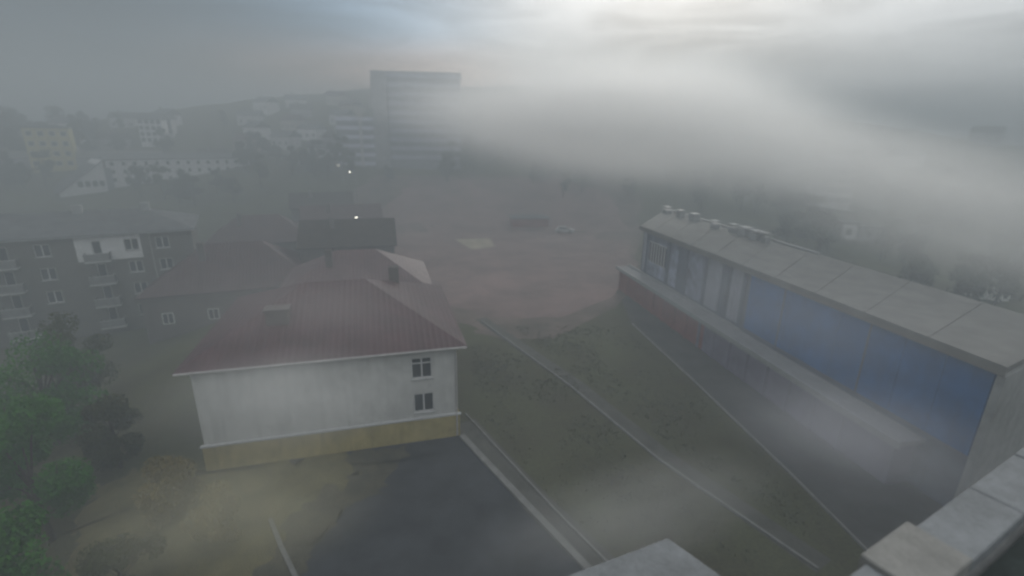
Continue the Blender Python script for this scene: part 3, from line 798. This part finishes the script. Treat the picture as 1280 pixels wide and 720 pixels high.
def lens_fog(name, loc, size, density, rz=0, seed=0, tint=(.99, .99, .985), nscale=1.6, aniso=.55, roll=0):
    """a soft-edged volume added to stand in for fog on the lens: density falls to nothing at the ellipsoid's skin"""
    bm = bmesh.new(); bmesh.ops.create_icosphere(bm, subdivisions=3, radius=1.0)
    me = bpy.data.meshes.new(name); bm.to_mesh(me); bm.free()
    o = bpy.data.objects.new(name, me); COL.objects.link(o); o.location = loc; o.scale = size; o.rotation_euler = (0, radians(roll), rz)
    m, v = vol(name+'_air', 0, tint, aniso); nt = m.node_tree; N = nt.nodes; L = nt.links
    tc = N.new('ShaderNodeTexCoord')
    ln = N.new('ShaderNodeVectorMath'); ln.operation = 'LENGTH'; L.new(tc.outputs['Object'], ln.inputs[0])
    no = N.new('ShaderNodeTexNoise'); no.inputs['Scale'].default_value = nscale; no.inputs['Detail'].default_value = 4
    ad = N.new('ShaderNodeVectorMath'); ad.operation = 'ADD'; ad.inputs[1].default_value = (seed*3.7, seed, 0)
    L.new(tc.outputs['Object'], ad.inputs[0]); L.new(ad.outputs[0], no.inputs['Vector'])
    mr = N.new('ShaderNodeMapRange'); mr.interpolation_type = 'SMOOTHSTEP'; mr.inputs[1].default_value = .98; mr.inputs[2].default_value = .05; mr.inputs[3].default_value = 0; mr.inputs[4].default_value = 1
    L.new(ln.outputs['Value'], mr.inputs[0])
    nr = N.new('ShaderNodeMapRange'); nr.inputs[1].default_value = .3; nr.inputs[2].default_value = .7; nr.inputs[3].default_value = .25; nr.inputs[4].default_value = 1.5
    L.new(no.outputs[0], nr.inputs[0])
    m1 = N.new('ShaderNodeMath'); m1.operation = 'MULTIPLY'; L.new(mr.outputs[0], m1.inputs[0]); L.new(nr.outputs[0], m1.inputs[1])
    m2 = N.new('ShaderNodeMath'); m2.operation = 'MULTIPLY'; m2.inputs[1].default_value = density; L.new(m1.outputs[0], m2.inputs[0])
    L.new(m2.outputs[0], v.inputs['Density'])
    me.materials.append(m); struct(o, 'stuff')
    return o
lens_fog('fog', at_dist(780, 152, 78), (47, 16, 12), .2, radians(-8), 1, roll=6)  # added volume in place of the bright glow on the fogged lens
lens_fog('fog', at_dist(1130, 240, 66), (34, 14, 8.5), .13, radians(-38), 2, roll=14)
lens_fog('fog', at_dist(355, 500, 22), (7.0, 3.0, 3.0), .19, radians(15), 3, nscale=1.3, aniso=.1)
lens_fog('fog', at_dist(290, 640, 15.5), (6.0, 2.6, 2.6), .17, radians(15), 4, nscale=1.3, aniso=.1, tint=(.97, .93, .74))  # yellow lens glow put into the tint of this added volume
lens_fog('fog', at_dist(800, 640, 16.5), (8.5, 3.0, 2.2), .15, radians(20), 5, nscale=1.7, aniso=.2)
lens_fog('fog', at_dist(1080, 550, 23), (7.5, 3.5, 3.2), .15, radians(-40), 6, nscale=1.3, aniso=.2, tint=(.92, .93, .99))
lens_fog('fog', at_dist(960, 385, 34), (14, 5, 5), .05, radians(-50), 7, nscale=1.5, aniso=.25, tint=(.93, .94, .99))
lens_fog('fog', at_dist(390, 385, 24), (9, 3.5, 3.2), .04, radians(10), 8, nscale=1.5, aniso=.1, tint=(.99, .95, .95))

# ------------------------------------------------------------------ light
SUN_AZ, SUN_EL = radians(17), radians(22)     # azimuth clockwise from +Y
sd = Vector((sin(SUN_AZ)*cos(SUN_EL), cos(SUN_AZ)*cos(SUN_EL), sin(SUN_EL)))
sl = bpy.data.lights.new('sun', 'SUN'); sl.energy = 3.0; sl.angle = radians(18); sl.color = (1, .95, .88)
so = bpy.data.objects.new('sun', sl); COL.objects.link(so)
so.rotation_mode = 'QUATERNION'; so.rotation_quaternion = sd.to_track_quat('Z', 'Y')

w = bpy.data.worlds.new('World'); scene.world = w; w.use_nodes = True
nt = w.node_tree; N = nt.nodes; L = nt.links
bg = N['Background']; bg.inputs['Strength'].default_value = .1
sky = N.new('ShaderNodeTexSky'); sky.sky_type = 'NISHITA'; sky.sun_disc = False
sky.sun_elevation = SUN_EL; sky.sun_rotation = SUN_AZ; sky.dust_density = 3; sky.altitude = 100
tc = N.new('ShaderNodeTexCoord')
def math_(op, a_, b_=None, clamp=False):
    n = N.new('ShaderNodeMath'); n.operation = op; n.use_clamp = clamp
    for i, v in enumerate((a_, b_)):
        if v is None: continue
        if isinstance(v, (int, float)): n.inputs[i].default_value = v
        else: L.new(v, n.inputs[i])
    return n.outputs[0]
def maprange(x, a0, a1, b0, b1, sm=True):
    n = N.new('ShaderNodeMapRange'); n.interpolation_type = 'SMOOTHSTEP' if sm else 'LINEAR'
    L.new(x, n.inputs[0])
    for i, v in enumerate((a0, a1, b0, b1)): n.inputs[i+1].default_value = v
    return n.outputs[0]
def dot(v):
    n = N.new('ShaderNodeVectorMath'); n.operation = 'DOT_PRODUCT'; L.new(tc.outputs['Generated'], n.inputs[0]); n.inputs[1].default_value = v
    return n.outputs['Value']
mp = N.new('ShaderNodeMapping'); mp.inputs['Scale'].default_value = (2.0, 2.0, 11.0); L.new(tc.outputs['Generated'], mp.inputs[0])
cn = N.new('ShaderNodeTexNoise'); cn.inputs['Scale'].default_value = 1.6; cn.inputs['Detail'].default_value = 7; cn.inputs['Roughness'].default_value = .55; cn.inputs['Distortion'].default_value = .6
L.new(mp.outputs[0], cn.inputs['Vector'])
streak = maprange(cn.outputs[0], .32, .68, .74, 1.2)
near_sun = maprange(dot(Vector((sin(radians(22)), cos(radians(22)), .2)).normalized()), .50, .92, 0, 1)
high_fill = maprange(dot(Vector((sin(SUN_AZ+.12)*.75, cos(SUN_AZ+.12)*.75, .66))), .80, .97, 0, 1)  # added sky glow above the frame, lights the fog volumes
leftness = maprange(dot(Vector((-.72, .62, .22)).normalized()), .62, 1.0, 0, 1)
rightness = maprange(dot(Vector((.70, .62, .25)).normalized()), .80, 1.0, 0, 1)
behind = maprange(dot(Vector((0, -.9, .43))), -.1, .9, 0, 1)  # added bright sky out of view, fills the walls facing the camera
lum = math_('ADD', math_('ADD', 2.6, math_('MULTIPLY', behind, 12.0)), math_('ADD', math_('MULTIPLY', near_sun, 11.5), math_('MULTIPLY', high_fill, 3.5)))
lum = math_('MULTIPLY', lum, math_('SUBTRACT', 1, math_('MULTIPLY', leftness, .74)))
lum = math_('MULTIPLY', lum, math_('SUBTRACT', 1, math_('MULTIPLY', rightness, .08)))
lum = math_('MULTIPLY', lum, streak)
mxc = N.new('ShaderNodeMix'); mxc.data_type = 'RGBA'
mxc.inputs[6].default_value = (.50, .92, 1.38, 1); mxc.inputs[7].default_value = (.98, 1.0, 1.01, 1); L.new(math_('SUBTRACT', 1, leftness), mxc.inputs[0])
warm = math_('MULTIPLY', maprange(dot(Vector((-.30, .95, .06)).normalized()), .93, .995, 0, 1), maprange(dot(Vector((0, 0, 1))), .10, .19, .8, 0))
mw_ = N.new('ShaderNodeMix'); mw_.data_type = 'RGBA'; L.new(warm, mw_.inputs[0]); L.new(mxc.outputs[2], mw_.inputs[6]); mw_.inputs[7].default_value = (1.5, 1.0, .72, 1)
sc_ = N.new('ShaderNodeVectorMath'); sc_.operation = 'SCALE'; L.new(mw_.outputs[2], sc_.inputs[0]); L.new(lum, sc_.inputs['Scale'])
mx = N.new('ShaderNodeMix'); mx.data_type = 'RGBA'; mx.inputs[0].default_value = .9
L.new(sky.outputs[0], mx.inputs[6]); L.new(sc_.outputs[0], mx.inputs[7]); L.new(mx.outputs[2], bg.inputs['Color'])

# ------------------------------------------------------------------ render settings
scene.render.engine = 'CYCLES'
cy = scene.cycles
cy.use_denoising = True
cy.max_bounces = 8; cy.diffuse_bounces = 2; cy.glossy_bounces = 2; cy.transmission_bounces = 2; cy.volume_bounces = 4
cy.volume_step_rate = 1.5
cy.filter_width = 2.4
cy.sample_clamp_indirect = 4
vs = scene.view_settings
vs.view_transform = 'Standard'; vs.look = 'None'; vs.gamma = 1; vs.use_curve_mapping = False
vs.exposure = 0.06
